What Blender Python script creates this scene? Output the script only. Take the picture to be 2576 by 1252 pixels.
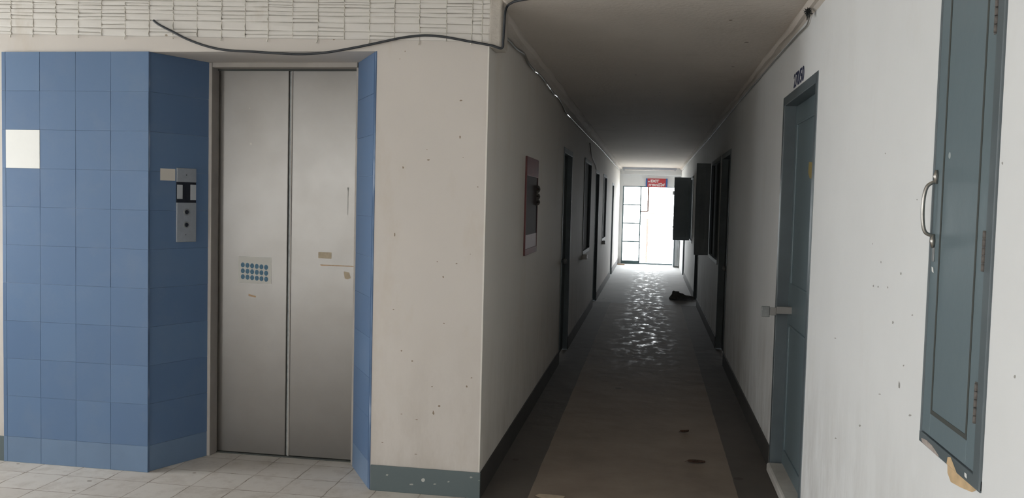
import bpy, math, random
from mathutils import Vector, Matrix, noise as mnoise

# ------------------------------------------------------------------ clear
for o in list(bpy.data.objects):
    bpy.data.objects.remove(o, do_unlink=True)
scene = bpy.context.scene
C = scene.collection
random.seed(7)

# ------------------------------------------------------------------ camera
F_PX, PITCH, ROLL, YAW, EYE = 2175.575, -0.05346, 0.02504, -0.15828, 1.5
fwd = Vector((math.sin(YAW) * math.cos(PITCH), math.cos(YAW) * math.cos(PITCH), math.sin(PITCH)))
rgt = Vector((math.cos(YAW), -math.sin(YAW), 0))
upv = rgt.cross(fwd)
rr = math.cos(ROLL) * rgt + math.sin(ROLL) * upv
uu = -math.sin(ROLL) * rgt + math.cos(ROLL) * upv
cam_data = bpy.data.cameras.new('camera')
cam = bpy.data.objects.new('camera', cam_data)
C.objects.link(cam)
cam.matrix_world = Matrix(((rr.x, uu.x, -fwd.x, 0), (rr.y, uu.y, -fwd.y, 0), (rr.z, uu.z, -fwd.z, EYE), (0, 0, 0, 1)))
cam_data.sensor_fit = 'HORIZONTAL'
cam_data.sensor_width = 36.0
cam_data.lens = F_PX / 2576 * 36.0
cam_data.clip_start = 0.05
cam_data.clip_end = 200
scene.camera = cam

# ------------------------------------------------------------------ plan of the place (metres)
XL, XR = -0.815, 0.725          # corridor side walls
YF = 4.24                       # front of the lift lobby wall
YE = 22.5                       # end of the corridor
YL, YD = 4.59, 4.66            # lift frame, lift doors
ZC, ZH = 2.47, 2.66             # corridor and lobby ceilings
XO, YB = -5.2, -4.0             # open side and back of the lobby
BACK = (-4.8, -3.6, 0.95, 2.45)   # unseen opening behind the viewer, added for its light: x0, x1, z0, z1
OPENS = [(-3.3, -1.35, 0.0, 2.40), (2.7, 4.0, 0.95, 2.42)]   # openings in the side wall: y0, y1, z0, z1

# ------------------------------------------------------------------ daylight and exposure
SKY, SKY_FAR = 3.0, 1.9
w = bpy.data.worlds.new('overcast_sky')
scene.world = w
w.use_nodes = True
nt = w.node_tree
nt.nodes.clear()
wo = nt.nodes.new('ShaderNodeOutputWorld')
bg = nt.nodes.new('ShaderNodeBackground')
tc = nt.nodes.new('ShaderNodeTexCoord')
sp = nt.nodes.new('ShaderNodeSeparateXYZ')
rp = nt.nodes.new('ShaderNodeValToRGB')
mr = nt.nodes.new('ShaderNodeMapRange')
nt.links.new(tc.outputs['Generated'], sp.inputs[0])
mr.inputs[1].default_value = -0.3
mr.inputs[2].default_value = 0.5
nt.links.new(sp.outputs['Z'], mr.inputs[0])
nt.links.new(mr.outputs[0], rp.inputs[0])
rp.color_ramp.elements[0].color = (0.62, 0.64, 0.63, 1)
rp.color_ramp.elements[1].color = (0.93, 0.97, 1.0, 1)
rp.color_ramp.elements[1].position = 0.45
# the overcast is brighter on the far side of the building
my = nt.nodes.new('ShaderNodeMapRange')
my.inputs[1].default_value, my.inputs[2].default_value = 0.1, 0.9
my.inputs[3].default_value, my.inputs[4].default_value = 1.0, SKY_FAR
nt.links.new(sp.outputs['Y'], my.inputs[0])
vm = nt.nodes.new('ShaderNodeVectorMath')
vm.operation = 'SCALE'
nt.links.new(rp.outputs[0], vm.inputs[0])
nt.links.new(my.outputs[0], vm.inputs['Scale'])
nt.links.new(vm.outputs[0], bg.inputs[0])
bg.inputs[1].default_value = SKY
nt.links.new(bg.outputs[0], wo.inputs[0])


def portal(name, loc, direction, sx, sy):
    l = bpy.data.lights.new(name, 'AREA')
    l.shape = 'RECTANGLE'
    l.size, l.size_y = sx, sy
    l.cycles.is_portal = True
    o = bpy.data.objects.new(name, l)
    C.objects.link(o)
    o.location = loc
    o.rotation_euler = Vector(direction).to_track_quat('-Z', 'Y').to_euler()
    return o


for OPEN in OPENS:
    portal('daylight_opening', (XO, (OPEN[0] + OPEN[1]) / 2, (OPEN[2] + OPEN[3]) / 2), (1, 0, 0), OPEN[3] - OPEN[2], OPEN[1] - OPEN[0])
portal('daylight_behind', ((BACK[0] + BACK[1]) / 2, YB, (BACK[2] + BACK[3]) / 2), (0, 1, 0), BACK[1] - BACK[0], BACK[3] - BACK[2])
portal('daylight_window', (-0.05, YE + 0.15, 1.02), (0, -1, 0), 1.4, 2.0)

scene.view_settings.view_transform = 'Standard'
scene.view_settings.look = 'None'
scene.view_settings.gamma = 1.0
scene.view_settings.use_curve_mapping = False
scene.view_settings.exposure = 1.95
scene.cycles.use_denoising = True
scene.cycles.max_bounces = 16
scene.cycles.diffuse_bounces = 10
scene.cycles.sample_clamp_indirect = 8.0


# ------------------------------------------------------------------ helpers
def tag(o, label=None, cat=None, group=None, kind=None):
    if label:
        o['label'] = label
    if cat:
        o['category'] = cat
    if group:
        o['group'] = group
    if kind:
        o['kind'] = kind
    return o


def empty(name, loc, label=None, cat=None, group=None, kind=None):
    o = bpy.data.objects.new(name, None)
    o.empty_display_size = 0.1
    C.objects.link(o)
    o.location = loc
    return tag(o, label, cat, group, kind)


class MB:
    """collects geometry in world coordinates, links it as one mesh object"""

    def __init__(self):
        self.v, self.f, self.m, self.sm = [], [], [], []

    def quad(self, pts, m=0, smooth=False):
        i = len(self.v)
        self.v += [tuple(p) for p in pts]
        self.f.append(tuple(range(i, i + len(pts))))
        self.m.append(m)
        self.sm.append(smooth)
        return self

    def box(self, x0, x1, y0, y1, z0, z1, m=0):
        if x0 > x1: x0, x1 = x1, x0
        if y0 > y1: y0, y1 = y1, y0
        if z0 > z1: z0, z1 = z1, z0
        i = len(self.v)
        self.v += [(x0, y0, z0), (x1, y0, z0), (x1, y1, z0), (x0, y1, z0), (x0, y0, z1), (x1, y0, z1), (x1, y1, z1), (x0, y1, z1)]
        for q in ((0, 3, 2, 1), (4, 5, 6, 7), (0, 1, 5, 4), (1, 2, 6, 5), (2, 3, 7, 6), (3, 0, 4, 7)):
            self.f.append(tuple(i + k for k in q))
            self.m.append(m)
            self.sm.append(False)
        return self

    def prism(self, poly, z0, z1, m=0):
        """poly: counter-clockwise xy outline, extruded z0..z1"""
        n = len(poly)
        i = len(self.v)
        self.v += [(x, y, z0) for x, y in poly] + [(x, y, z1) for x, y in poly]
        fs = [tuple(i + k for k in reversed(range(n))), tuple(i + n + k for k in range(n))]
        for k in range(n):
            j = (k + 1) % n
            fs.append((i + k, i + j, i + n + j, i + n + k))
        for q in fs:
            self.f.append(q)
            self.m.append(m)
            self.sm.append(False)
        return self

    def tube(self, pts, r, seg=8, m=0):
        pts = [Vector(p) for p in pts]
        i = len(self.v)
        n = len(pts)
        prev = None
        for k, p in enumerate(pts):
            d = (pts[min(k + 1, n - 1)] - pts[max(k - 1, 0)]).normalized()
            if prev is None:
                a = Vector((0, 0, 1)) if abs(d.z) < 0.9 else Vector((1, 0, 0))
                u = d.cross(a).normalized()
            else:
                u = (prev - d * prev.dot(d)).normalized()
            prev = u
            v = d.cross(u)
            rad = r[k] if isinstance(r, (list, tuple)) else r
            for s in range(seg):
                a = 2 * math.pi * s / seg
                self.v.append(tuple(p + (u * math.cos(a) + v * math.sin(a)) * rad))
        for k in range(n - 1):
            for s in range(seg):
                t = (s + 1) % seg
                self.f.append((i + k * seg + s, i + k * seg + t, i + (k + 1) * seg + t, i + (k + 1) * seg + s))
                self.m.append(m)
                self.sm.append(True)
        self.f.append(tuple(i + s for s in reversed(range(seg))))
        self.f.append(tuple(i + (n - 1) * seg + s for s in range(seg)))
        self.m += [m, m]
        self.sm += [False, False]
        return self

    def build(self, name, mats, parent=None, bevel=0.0, seg=2, origin=None):
        me = bpy.data.meshes.new(name)
        off = Vector(origin) if origin is not None else (parent_world(parent) if parent else Vector((0, 0, 0)))
        me.from_pydata([tuple(Vector(p) - off) for p in self.v], [], self.f)
        for mt in (mats if isinstance(mats, (list, tuple)) else [mats]):
            me.materials.append(mt)
        for p, mi, s in zip(me.polygons, self.m, self.sm):
            p.material_index = mi
            p.use_smooth = s
        me.update()
        o = bpy.data.objects.new(name, me)
        C.objects.link(o)
        if parent:
            o.parent = parent
            if origin is not None:
                o.location = off - parent_world(parent)
        else:
            o.location = off
        if bevel:
            b = o.modifiers.new('edge', 'BEVEL')
            b.width = bevel
            b.segments = seg
            b.limit_method = 'ANGLE'
        return o


def parent_world(o):
    p = Vector(o.location)
    while o.parent:
        o = o.parent
        p += Vector(o.location)
    return p


def spline(pts, n=8):
    pts = [Vector(p) for p in pts]
    out = []
    for i in range(len(pts) - 1):
        p0, p1, p2, p3 = pts[max(i - 1, 0)], pts[i], pts[i + 1], pts[min(i + 2, len(pts) - 1)]
        for k in range(n):
            t = k / n
            out.append(0.5 * ((2 * p1) + (p2 - p0) * t + (2 * p0 - 5 * p1 + 4 * p2 - p3) * t * t + (3 * p1 - p0 - 3 * p2 + p3) * t ** 3))
    out.append(pts[-1])
    return out


def at(px, py, axis, val):
    """the point of a photograph pixel on the plane axis = val (used once, to measure the place)"""
    d = rr * ((px - 1288) / F_PX) - uu * ((py - 626) / F_PX) + fwd
    a = {'x': d.x, 'y': d.y}[axis]
    t = val / a
    return Vector((d.x * t, d.y * t, d.z * t + EYE))


# ------------------------------------------------------------------ materials
def new_mat(name):
    m = bpy.data.materials.new(name)
    m.use_nodes = True
    n = m.node_tree
    b = n.nodes['Principled BSDF']
    return m, n, b


def node(n, t, **kw):
    x = n.nodes.new(t)
    for k, v in kw.items():
        setattr(x, k, v)
    return x


def obj_coords(n, scale=(1, 1, 1), loc=(0, 0, 0)):
    g = node(n, 'ShaderNodeNewGeometry')
    mp = node(n, 'ShaderNodeMapping')
    mp.inputs['Scale'].default_value = scale
    mp.inputs['Location'].default_value = loc
    n.links.new(g.outputs['Position'], mp.inputs['Vector'])
    return mp.outputs[0]


def noise(n, vec, scale, detail=4, rough=0.55):
    t = node(n, 'ShaderNodeTexNoise')
    t.inputs['Scale'].default_value = scale
    t.inputs['Detail'].default_value = detail
    t.inputs['Roughness'].default_value = rough
    n.links.new(vec, t.inputs['Vector'])
    return t.outputs['Fac']


def ramp(n, fac, stops):
    r = node(n, 'ShaderNodeValToRGB')
    e = r.color_ramp.elements
    while len(e) < len(stops):
        e.new(0.5)
    for el, (p, c) in zip(e, stops):
        el.position = p
        el.color = (*c, 1) if len(c) == 3 else c
    n.links.new(fac, r.inputs[0])
    return r.outputs[0]


def mix(n, fac, a, b, mode='MIX'):
    x = node(n, 'ShaderNodeMix', data_type='RGBA', blend_type=mode)
    for s, v in ((x.inputs[0], fac), (x.inputs[6], a), (x.inputs[7], b)):
        if isinstance(v, (int, float)):
            s.default_value = v
        elif isinstance(v, (tuple, list)):
            s.default_value = (*v, 1)
        else:
            n.links.new(v, s)
    return x.outputs[2]


def math_(n, op, a, b=None, clamp=False):
    x = node(n, 'ShaderNodeMath', operation=op, use_clamp=clamp)
    for s, v in zip(x.inputs, (a, b)):
        if v is None:
            continue
        if isinstance(v, (int, float)):
            s.default_value = v
        else:
            n.links.new(v, s)
    return x.outputs[0]


def bump(n, b, h, strength=0.2, dist=0.01):
    x = node(n, 'ShaderNodeBump')
    x.inputs['Strength'].default_value = strength
    x.inputs['Distance'].default_value = dist
    n.links.new(h, x.inputs['Height'])
    n.links.new(x.outputs[0], b.inputs['Normal'])


def plain(name, col, rough=0.5, metal=0.0, var=0.0, scale=8, bmp=0.0, spec=0.5):
    m, n, b = new_mat(name)
    b.inputs['Roughness'].default_value = rough
    b.inputs['Metallic'].default_value = metal
    b.inputs['Specular IOR Level'].default_value = spec
    b.inputs['Base Color'].default_value = (*col, 1)
    if var or bmp:
        v = obj_coords(n)
        f = noise(n, v, scale)
        if var:
            lo = tuple(max(0, c * (1 - var)) for c in col)
            hi = tuple(min(1, c * (1 + var)) for c in col)
            n.links.new(ramp(n, f, [(0.3, lo), (0.7, hi)]), b.inputs['Base Color'])
        if bmp:
            bump(n, b, f, bmp, 0.004)
    return m


def spots(n, vec, scale, size, keep):
    """a few small irregular marks: 1 on a mark, 0 elsewhere"""
    d = noise(n, vec, scale * 3, 2)
    t = node(n, 'ShaderNodeTexVoronoi')
    t.inputs['Scale'].default_value = scale
    n.links.new(vec, t.inputs['Vector'])
    near = math_(n, 'LESS_THAN', math_(n, 'ADD', t.outputs['Distance'], math_(n, 'MULTIPLY', d, size)), size * 1.35)
    s = node(n, 'ShaderNodeSeparateColor')
    n.links.new(t.outputs['Color'], s.inputs[0])
    return math_(n, 'MULTIPLY', near, math_(n, 'LESS_THAN', s.outputs[0], keep))


def wall_paint(name, col, stain, stain_amt=0.5, marks=(0.12, 0.09, 0.06), mark_keep=0.3, low=True, rough=0.75, mscale=5.0, low_amt=0.4):
    m, n, b = new_mat(name)
    v = obj_coords(n)
    big = noise(n, v, 1.3, 6, 0.6)
    c = ramp(n, big, [(0.35, tuple(x * 0.95 for x in col)), (0.7, col)])
    st = math_(n, 'MULTIPLY', ramp(n, noise(n, obj_coords(n, (1, 1, 0.45)), 2.6, 6, 0.65), [(0.56, (0, 0, 0)), (0.78, (1, 1, 1))]), stain_amt)
    c = mix(n, st, c, stain)
    if low:
        # grime that has built up near the floor
        g = node(n, 'ShaderNodeNewGeometry')
        s = node(n, 'ShaderNodeSeparateXYZ')
        n.links.new(g.outputs['Position'], s.inputs[0])
        r = node(n, 'ShaderNodeMapRange')
        r.inputs[1].default_value, r.inputs[2].default_value = 0.95, 0.1
        n.links.new(s.outputs['Z'], r.inputs[0])
        k = math_(n, 'MULTIPLY', math_(n, 'MULTIPLY', r.outputs[0], ramp(n, noise(n, obj_coords(n, (1, 1, 0.35)), 5, 6, 0.7), [(0.40, (0, 0, 0)), (0.70, (1, 1, 1))])), low_amt)
        c = mix(n, k, c, tuple(x * 0.62 for x in stain))
    c = mix(n, math_(n, 'MULTIPLY', spots(n, v, mscale, 0.085, mark_keep), 0.8), c, marks)
    n.links.new(c, b.inputs['Base Color'])
    b.inputs['Roughness'].default_value = rough
    b.inputs['Specular IOR Level'].default_value = 0.3
    bump(n, b, math_(n, 'ADD', noise(n, v, 26, 3), math_(n, 'MULTIPLY', noise(n, v, 3, 2), 3)), 0.12, 0.004)
    return m


M = {}
M['wall_right'] = wall_paint('white_wall_paint', (0.80, 0.81, 0.81), (0.62, 0.59, 0.54), 0.25, (0.17, 0.16, 0.15), 0.0, mscale=4.5, low_amt=0.75)
M['wall_lobby'] = wall_paint('cream_wall_paint', (0.595, 0.555, 0.515), (0.48, 0.40, 0.30), 0.45, (0.16, 0.11, 0.07), 0.0, mscale=6)
M['wall_corr'] = wall_paint('corridor_wall_paint', (0.72, 0.685, 0.64), (0.58, 0.50, 0.40), 0.35, (0.14, 0.11, 0.08), 0.0, mscale=3)
M['ceil'] = wall_paint('ceiling_paint', (0.64, 0.585, 0.53), (0.42, 0.36, 0.30), 0.4, (0.12, 0.09, 0.07), 0.25, low=False, rough=0.85, mscale=6)
# stippled coat on the corridor ceiling
_n = M['ceil'].node_tree
_b = _n.nodes['Principled BSDF']
_b.inputs['Specular IOR Level'].default_value = 0.08
bump(_n, _b, noise(_n, obj_coords(_n), 38, 4), 0.6, 0.006)
M['lobby_ceil'] = plain('lobby_ceiling', (0.70, 0.68, 0.64), 0.85, var=0.06)
M['bamboo'] = wall_paint('painted_bamboo', (0.67, 0.645, 0.61), (0.40, 0.33, 0.24), 0.75, (0.20, 0.15, 0.09), 0.35, low=False, rough=0.6, mscale=7)
M['plaster'] = wall_paint('rough_plaster', (0.47, 0.435, 0.39), (0.25, 0.21, 0.165), 0.9, (0.1, 0.09, 0.07), 0.5, low=False, mscale=14)
_n = M['plaster'].node_tree
bump(_n, _n.nodes['Principled BSDF'], noise(_n, obj_coords(_n), 22, 5), 0.7, 0.01)
M['skirt'] = wall_paint('skirting_paint', (0.115, 0.145, 0.15), (0.08, 0.10, 0.10), 0.6, (0.55, 0.55, 0.52), 0.35, low=False, rough=0.5, mscale=8)
M['cord'] = plain('grey_cord', (0.60, 0.57, 0.51), 0.8, var=0.25, scale=30)
M['green'] = wall_paint('grey_green_enamel', (0.158, 0.207, 0.228), (0.12, 0.15, 0.16), 0.5, (0.5, 0.55, 0.55), 0.05, low=False, rough=0.38, mscale=7)
M['green_dark'] = plain('dark_grey_green_enamel', (0.108, 0.132, 0.145), 0.4, var=0.15, scale=4)
M['door_dark'] = plain('old_dark_door_paint', (0.165, 0.195, 0.210), 0.62, var=0.2, scale=3, spec=0.25)
M['shutter'] = plain('blue_grey_shutter_paint', (0.40, 0.46, 0.50), 0.6, var=0.12, scale=3, spec=0.3)
M['groove'] = plain('groove_gap_dark', (0.06, 0.065, 0.06), 0.8)  # near-black that paints in shade of grooves and door gaps; screws too
M['bare_wood'] = plain('bare_flaked_wood', (0.36, 0.31, 0.28), 0.8, var=0.3, scale=25)
M['rust'] = plain('rust_stain', (0.60, 0.43, 0.25), 0.85, var=0.15, scale=25)
M['chip'] = plain('white_paint_chip', (0.78, 0.78, 0.75), 0.6)
M['steel_bar'] = plain('worn_steel', (0.42, 0.40, 0.37), 0.35, 1.0, var=0.2, scale=30)
M['steel_dull'] = plain('dull_painted_steel', (0.27, 0.28, 0.28), 0.5, 0.4, var=0.2, scale=30)
M['hinge'] = plain('rusty_painted_hinge', (0.13, 0.115, 0.105), 0.7, var=0.25, scale=60)
M['latch'] = plain('grey_latch_metal', (0.27, 0.26, 0.25), 0.6)
M['mark_brown'] = plain('brown_chip', (0.25, 0.195, 0.14), 0.9)
M['mark_grey'] = plain('grey_chip', (0.38, 0.37, 0.35), 0.9)
M['chip_grey'] = plain('pale_chip', (0.33, 0.34, 0.31), 0.8)
M['skirt_dark'] = plain('dark_brown_skirting', (0.062, 0.057, 0.052), 0.7, var=0.15, scale=4, spec=0.2)  # darker, browner tone for the corridor skirting
M['dark_leaf'] = plain('dull_dark_leaf', (0.07, 0.08, 0.085), 0.85, var=0.15, scale=3, spec=0.1)
M['black'] = plain('black_rubber', (0.022, 0.026, 0.032), 0.45)
M['black_gloss'] = plain('black_plastic', (0.012, 0.014, 0.02), 0.25)
M['alu'] = plain('brushed_aluminium', (0.40, 0.42, 0.44), 0.45, 0.6, var=0.05, scale=40)
M['alu_light'] = plain('pale_lens', (0.42, 0.44, 0.46), 0.35)
M['card'] = plain('cream_card', (0.62, 0.58, 0.52), 0.8)
M['tan'] = plain('tan_label', (0.42, 0.35, 0.25), 0.8, var=0.12, scale=60)
M['rusty_tape'] = plain('rusty_tape_mark', (0.46, 0.31, 0.19), 0.8, var=0.2, scale=60)
M['scratch'] = plain('dark_scratch', (0.20, 0.20, 0.185), 0.6)
M['sticker'] = plain('grey_sticker', (0.50, 0.49, 0.45), 0.6)
M['dot_blue'] = plain('teal_print', (0.05, 0.13, 0.20), 0.6, var=0.3, scale=120)
M['opening_shade'] = plain('dark_opening_shade', (0.06, 0.05, 0.05), 0.7, spec=0.15)
M['red'] = plain('fire_red_enamel', (0.17, 0.058, 0.058), 0.6, var=0.12)
M['red_pale'] = plain('faded_red_panel', (0.40, 0.33, 0.345), 0.6, var=0.1)
M['hose'] = plain('dirty_canvas_hose', (0.11, 0.10, 0.09), 0.9, var=0.2, scale=20)
M['dark_inside'] = plain('dark_cabinet_inside', (0.05, 0.045, 0.045), 0.7)  # dark tone paints in the shade inside the open cabinet
M['sign_red'] = plain('sign_red', (0.55, 0.06, 0.07), 0.5)
M['sign_blue'] = plain('sign_blue', (0.06, 0.16, 0.42), 0.5)
M['sign_white'] = plain('sign_white', (0.85, 0.82, 0.82), 0.5)
M['navy'] = plain('navy_paint', (0.030, 0.036, 0.085), 0.7)
M['yellow'] = plain('faded_yellow_sticker', (0.33, 0.26, 0.10), 0.7)
M['brown_steel'] = plain('brown_painted_steel', (0.33, 0.22, 0.19), 0.6)
M['teal_steel'] = plain('teal_window_steel', (0.07, 0.12, 0.13), 0.45)
M['concrete'] = plain('pale_concrete', (0.55, 0.53, 0.50), 0.85, var=0.1, scale=12, bmp=0.2)
M['bright_patch_white'] = plain('bright_patch_white', (0.82, 0.82, 0.80), 0.35)
M['batten'] = plain('blue_grey_batten', (0.42, 0.45, 0.52), 0.5)
M['rag'] = plain('dark_rag_cloth', (0.12, 0.12, 0.118), 0.95, var=0.3, scale=14, bmp=0.4)
M['leaf'] = plain('dry_brown_leaf', (0.085, 0.045, 0.028), 0.8, var=0.3, scale=40)
M['paper'] = plain('dirty_paper', (0.46, 0.37, 0.27), 0.85, var=0.1, scale=30)
M['nest'] = plain('sooty_fibre', (0.03, 0.033, 0.033), 0.95)
M['wood'] = plain('raw_wood', (0.42, 0.25, 0.13), 0.75, var=0.2, scale=20)
M['silver_tape'] = plain('shiny_clear_cable', (0.62, 0.62, 0.60), 0.25)
M['grey_pvc'] = plain('grey_cable', (0.20, 0.19, 0.17), 0.55)
M['room_dark'] = plain('unlit_room', (0.05, 0.05, 0.05), 0.9)

# blue glazed tiles
m, n, b = new_mat('blue_glazed_tile')
g = node(n, 'ShaderNodeNewGeometry')
c = ramp(n, g.outputs['Random Per Island'], [(0.0, (0.098, 0.163, 0.280)), (1.0, (0.114, 0.186, 0.310))])
c = mix(n, math_(n, 'MULTIPLY', ramp(n, noise(n, obj_coords(n), 5, 5, 0.7), [(0.5, (0, 0, 0)), (0.8, (1, 1, 1))]), 0.18), c, (0.22, 0.26, 0.32))
n.links.new(c, b.inputs['Base Color'])
b.inputs['Roughness'].default_value = 0.42
b.inputs['Specular IOR Level'].default_value = 0.32
bump(n, b, noise(n, obj_coords(n), 9, 2), 0.05, 0.004)
M['tile'] = m
M['tile_skirt'] = plain('faded_blue_tile', (0.135, 0.205, 0.315), 0.38, var=0.06, scale=6)
m, n, b = new_mat('blue_grout_glints')
n.links.new(ramp(n, noise(n, obj_coords(n, (1, 1, 1), (0.4, 0, 0.3)), 2.6, 3, 0.6), [(0.40, (0.075, 0.125, 0.22)), (0.52, (0.12, 0.19, 0.31)), (0.62, (0.30, 0.37, 0.50))]), b.inputs['Base Color'])  # pale patches paint in glints along the tile edges
b.inputs['Roughness'].default_value = 0.45
M['grout'] = m
M['white_tile'] = plain('white_glazed_tile', (0.80, 0.80, 0.77), 0.35, var=0.02)

# brushed stainless steel of the lift doors
m, n, b = new_mat('brushed_stainless')
b.inputs['Metallic'].default_value = 0.92
c = ramp(n, noise(n, obj_coords(n), 3.2, 5, 0.6), [(0.3, (0.170, 0.159, 0.145)), (0.72, (0.190, 0.180, 0.168))])
c = mix(n, math_(n, 'MULTIPLY', spots(n, obj_coords(n), 7, 0.06, 0.22), 0.35), c, (0.30, 0.27, 0.23))
n.links.new(c, b.inputs['Base Color'])
rg = ramp(n, noise(n, obj_coords(n), 4, 5, 0.6), [(0.3, (0.33, 0.33, 0.33)), (0.7, (0.36, 0.36, 0.36))])
n.links.new(rg, b.inputs['Roughness'])
bump(n, b, noise(n, obj_coords(n, (260, 260, 3)), 1, 2), 0.03, 0.001)
M['stainless'] = m
M['frame_steel'] = plain('painted_lift_frame', (0.36, 0.33, 0.30), 0.5, 0.1, var=0.08, scale=9)

# lobby floor: square pale cement tiles
m, n, b = new_mat('cement_floor_tile')
v = obj_coords(n, (1, 1, 1), (2.30, -4.08, 0))
br = node(n, 'ShaderNodeTexBrick', offset=0.0, squash=1.0)
br.inputs['Scale'].default_value = 1.0
br.inputs['Brick Width'].default_value = 0.237
br.inputs['Row Height'].default_value = 0.237
br.inputs['Mortar Size'].default_value = 0.004
br.inputs['Mortar Smooth'].default_value = 0.4
br.inputs['Color1'].default_value = (0.54, 0.50, 0.455, 1)
br.inputs['Color2'].default_value = (0.59, 0.555, 0.51, 1)
br.inputs['Mortar'].default_value = (0.40, 0.355, 0.31, 1)
wob = node(n, 'ShaderNodeTexNoise')
wob.inputs['Scale'].default_value = 9
n.links.new(v, wob.inputs['Vector'])
vw = node(n, 'ShaderNodeMix', data_type='RGBA', blend_type='LINEAR_LIGHT')
vw.inputs[0].default_value = 0.008
n.links.new(v, vw.inputs[6])
n.links.new(wob.outputs['Color'], vw.inputs[7])
n.links.new(vw.outputs[2], br.inputs['Vector'])
c = mix(n, math_(n, 'MULTIPLY', br.outputs['Fac'], ramp(n, noise(n, v, 5, 5, 0.7), [(0.45, (0, 0, 0)), (0.6, (1, 1, 1))])), br.outputs['Color'], (0.20, 0.165, 0.13))
c = mix(n, math_(n, 'MULTIPLY', ramp(n, noise(n, v, 7, 6, 0.7), [(0.48, (0, 0, 0)), (0.70, (1, 1, 1))]), 0.6), c, (0.37, 0.32, 0.27))
c = mix(n, math_(n, 'MULTIPLY', spots(n, obj_coords(n, (1, 1.6, 1)), 7, 0.11, 0.35), 0.8), c, (0.20, 0.16, 0.12))
n.links.new(c, b.inputs['Base Color'])
b.inputs['Roughness'].default_value = 0.6
b.inputs['Specular IOR Level'].default_value = 0.3
bump(n, b, noise(n, v, 14, 4), 0.15, 0.004)
M['floor'] = m

# corridor floor: brown cement, darker strips along both walls, paler past the joint, worn shiny in the middle
m, n, b = new_mat('worn_cement_floor')
g = node(n, 'ShaderNodeNewGeometry')
s = node(n, 'ShaderNodeSeparateXYZ')
n.links.new(g.outputs['Position'], s.inputs[0])
v = obj_coords(n)
nx = math_(n, 'ADD', math_(n, 'ABSOLUTE', math_(n, 'ADD', s.outputs['X'], 0.04)), math_(n, 'MULTIPLY', math_(n, 'SUBTRACT', noise(n, v, 3, 4), 0.5), 0.014))
side = math_(n, 'GREATER_THAN', nx, 0.535)
c = ramp(n, noise(n, v, 2.3, 6, 0.65), [(0.3, (0.21, 0.163, 0.128)), (0.7, (0.285, 0.23, 0.185))])
c = mix(n, side, c, mix(n, noise(n, v, 4), (0.085, 0.073, 0.062), (0.125, 0.107, 0.092)))
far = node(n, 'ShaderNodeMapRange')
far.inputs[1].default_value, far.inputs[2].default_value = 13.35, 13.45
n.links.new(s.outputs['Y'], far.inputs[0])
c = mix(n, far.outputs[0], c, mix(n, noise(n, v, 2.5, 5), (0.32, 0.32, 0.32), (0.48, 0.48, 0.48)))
c = mix(n, math_(n, 'MULTIPLY', spots(n, v, 4, 0.12, 0.3), 0.5), c, (0.05, 0.035, 0.03))
n.links.new(c, b.inputs['Base Color'])
wet = noise(n, obj_coords(n, (1.0, 0.5, 1)), 9.0, 5, 0.65)
mid = node(n, 'ShaderNodeMapRange')
mid.inputs[1].default_value, mid.inputs[2].default_value = 0.45, 0.12
n.links.new(math_(n, 'ABSOLUTE', math_(n, 'SUBTRACT', s.outputs['X'], -0.02)), mid.inputs[0])
start = node(n, 'ShaderNodeMapRange')
start.inputs[1].default_value, start.inputs[2].default_value = 7.4, 9.2
n.links.new(s.outputs['Y'], start.inputs[0])
shine = math_(n, 'MULTIPLY', math_(n, 'MULTIPLY', ramp(n, wet, [(0.50, (0, 0, 0)), (0.66, (1, 1, 1))]), mid.outputs[0]), start.outputs[0])
ro = node(n, 'ShaderNodeMapRange')
ro.inputs[3].default_value, ro.inputs[4].default_value = 0.80, 0.36
n.links.new(shine, ro.inputs[0])
n.links.new(ro.outputs[0], b.inputs['Roughness'])
b.inputs['Specular IOR Level'].default_value = 0.35
bump(n, b, math_(n, 'ADD', noise(n, v, 9, 3), math_(n, 'MULTIPLY', noise(n, v, 3.5, 2), 1.2)), 0.16, 0.015)
M['floor_corr'] = m

# clear pane
m, n, b = new_mat('clear_pane')
tr = node(n, 'ShaderNodeBsdfTransparent')
tr.inputs[0].default_value = (0.95, 0.97, 0.97, 1)
gl = node(n, 'ShaderNodeBsdfGlossy')
gl.inputs['Roughness'].default_value = 0.05
fr = node(n, 'ShaderNodeFresnel')
mx = node(n, 'ShaderNodeMixShader')
n.links.new(fr.outputs[0], mx.inputs[0])
n.links.new(tr.outputs[0], mx.inputs[1])
n.links.new(gl.outputs[0], mx.inputs[2])
n.links.new(mx.outputs[0], n.nodes['Material Output'].inputs[0])
M['pane'] = m


# ------------------------------------------------------------------ the shell
def wall_x(x0, x1, y0, y1, z0, z1, holes, mb=None):
    """boxes of a wall between x0 and x1 running along y, with rectangular holes (y0, y1, z0, z1)"""
    mb = mb or MB()
    ys = sorted({y0, y1, *[h[0] for h in holes], *[h[1] for h in holes]})
    for a, c in zip(ys, ys[1:]):
        mid = (a + c) / 2
        hs = sorted([(h[2], h[3]) for h in holes if h[0] < mid < h[1]])
        z = z0
        for lo, hi in hs:
            if lo > z:
                mb.box(x0, x1, a, c, z, lo)
            z = hi
        if z < z1:
            mb.box(x0, x1, a, c, z, z1)
    return mb


TH = 0.16
RIGHT_HOLES = [(1.98, 2.41, 0.90, 2.30), (4.10, 5.13, 0, 2.13), (8.39, 9.42, 0, 2.06), (9.58, 10.98, 0.885, 2.06),
               (13.30, 14.30, 0, 2.06), (15.55, 16.75, 0.86, 2.06), (18.6, 19.5, 0, 2.03)]
LEFT_HOLES = [(8.02, 8.90, 0, 2.03), (10.55, 11.75, 0.88, 2.07), (12.70, 13.58, 0, 2.02), (14.75, 15.85, 0.88, 2.03), (18.15, 18.95, 0, 1.97)]

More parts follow.
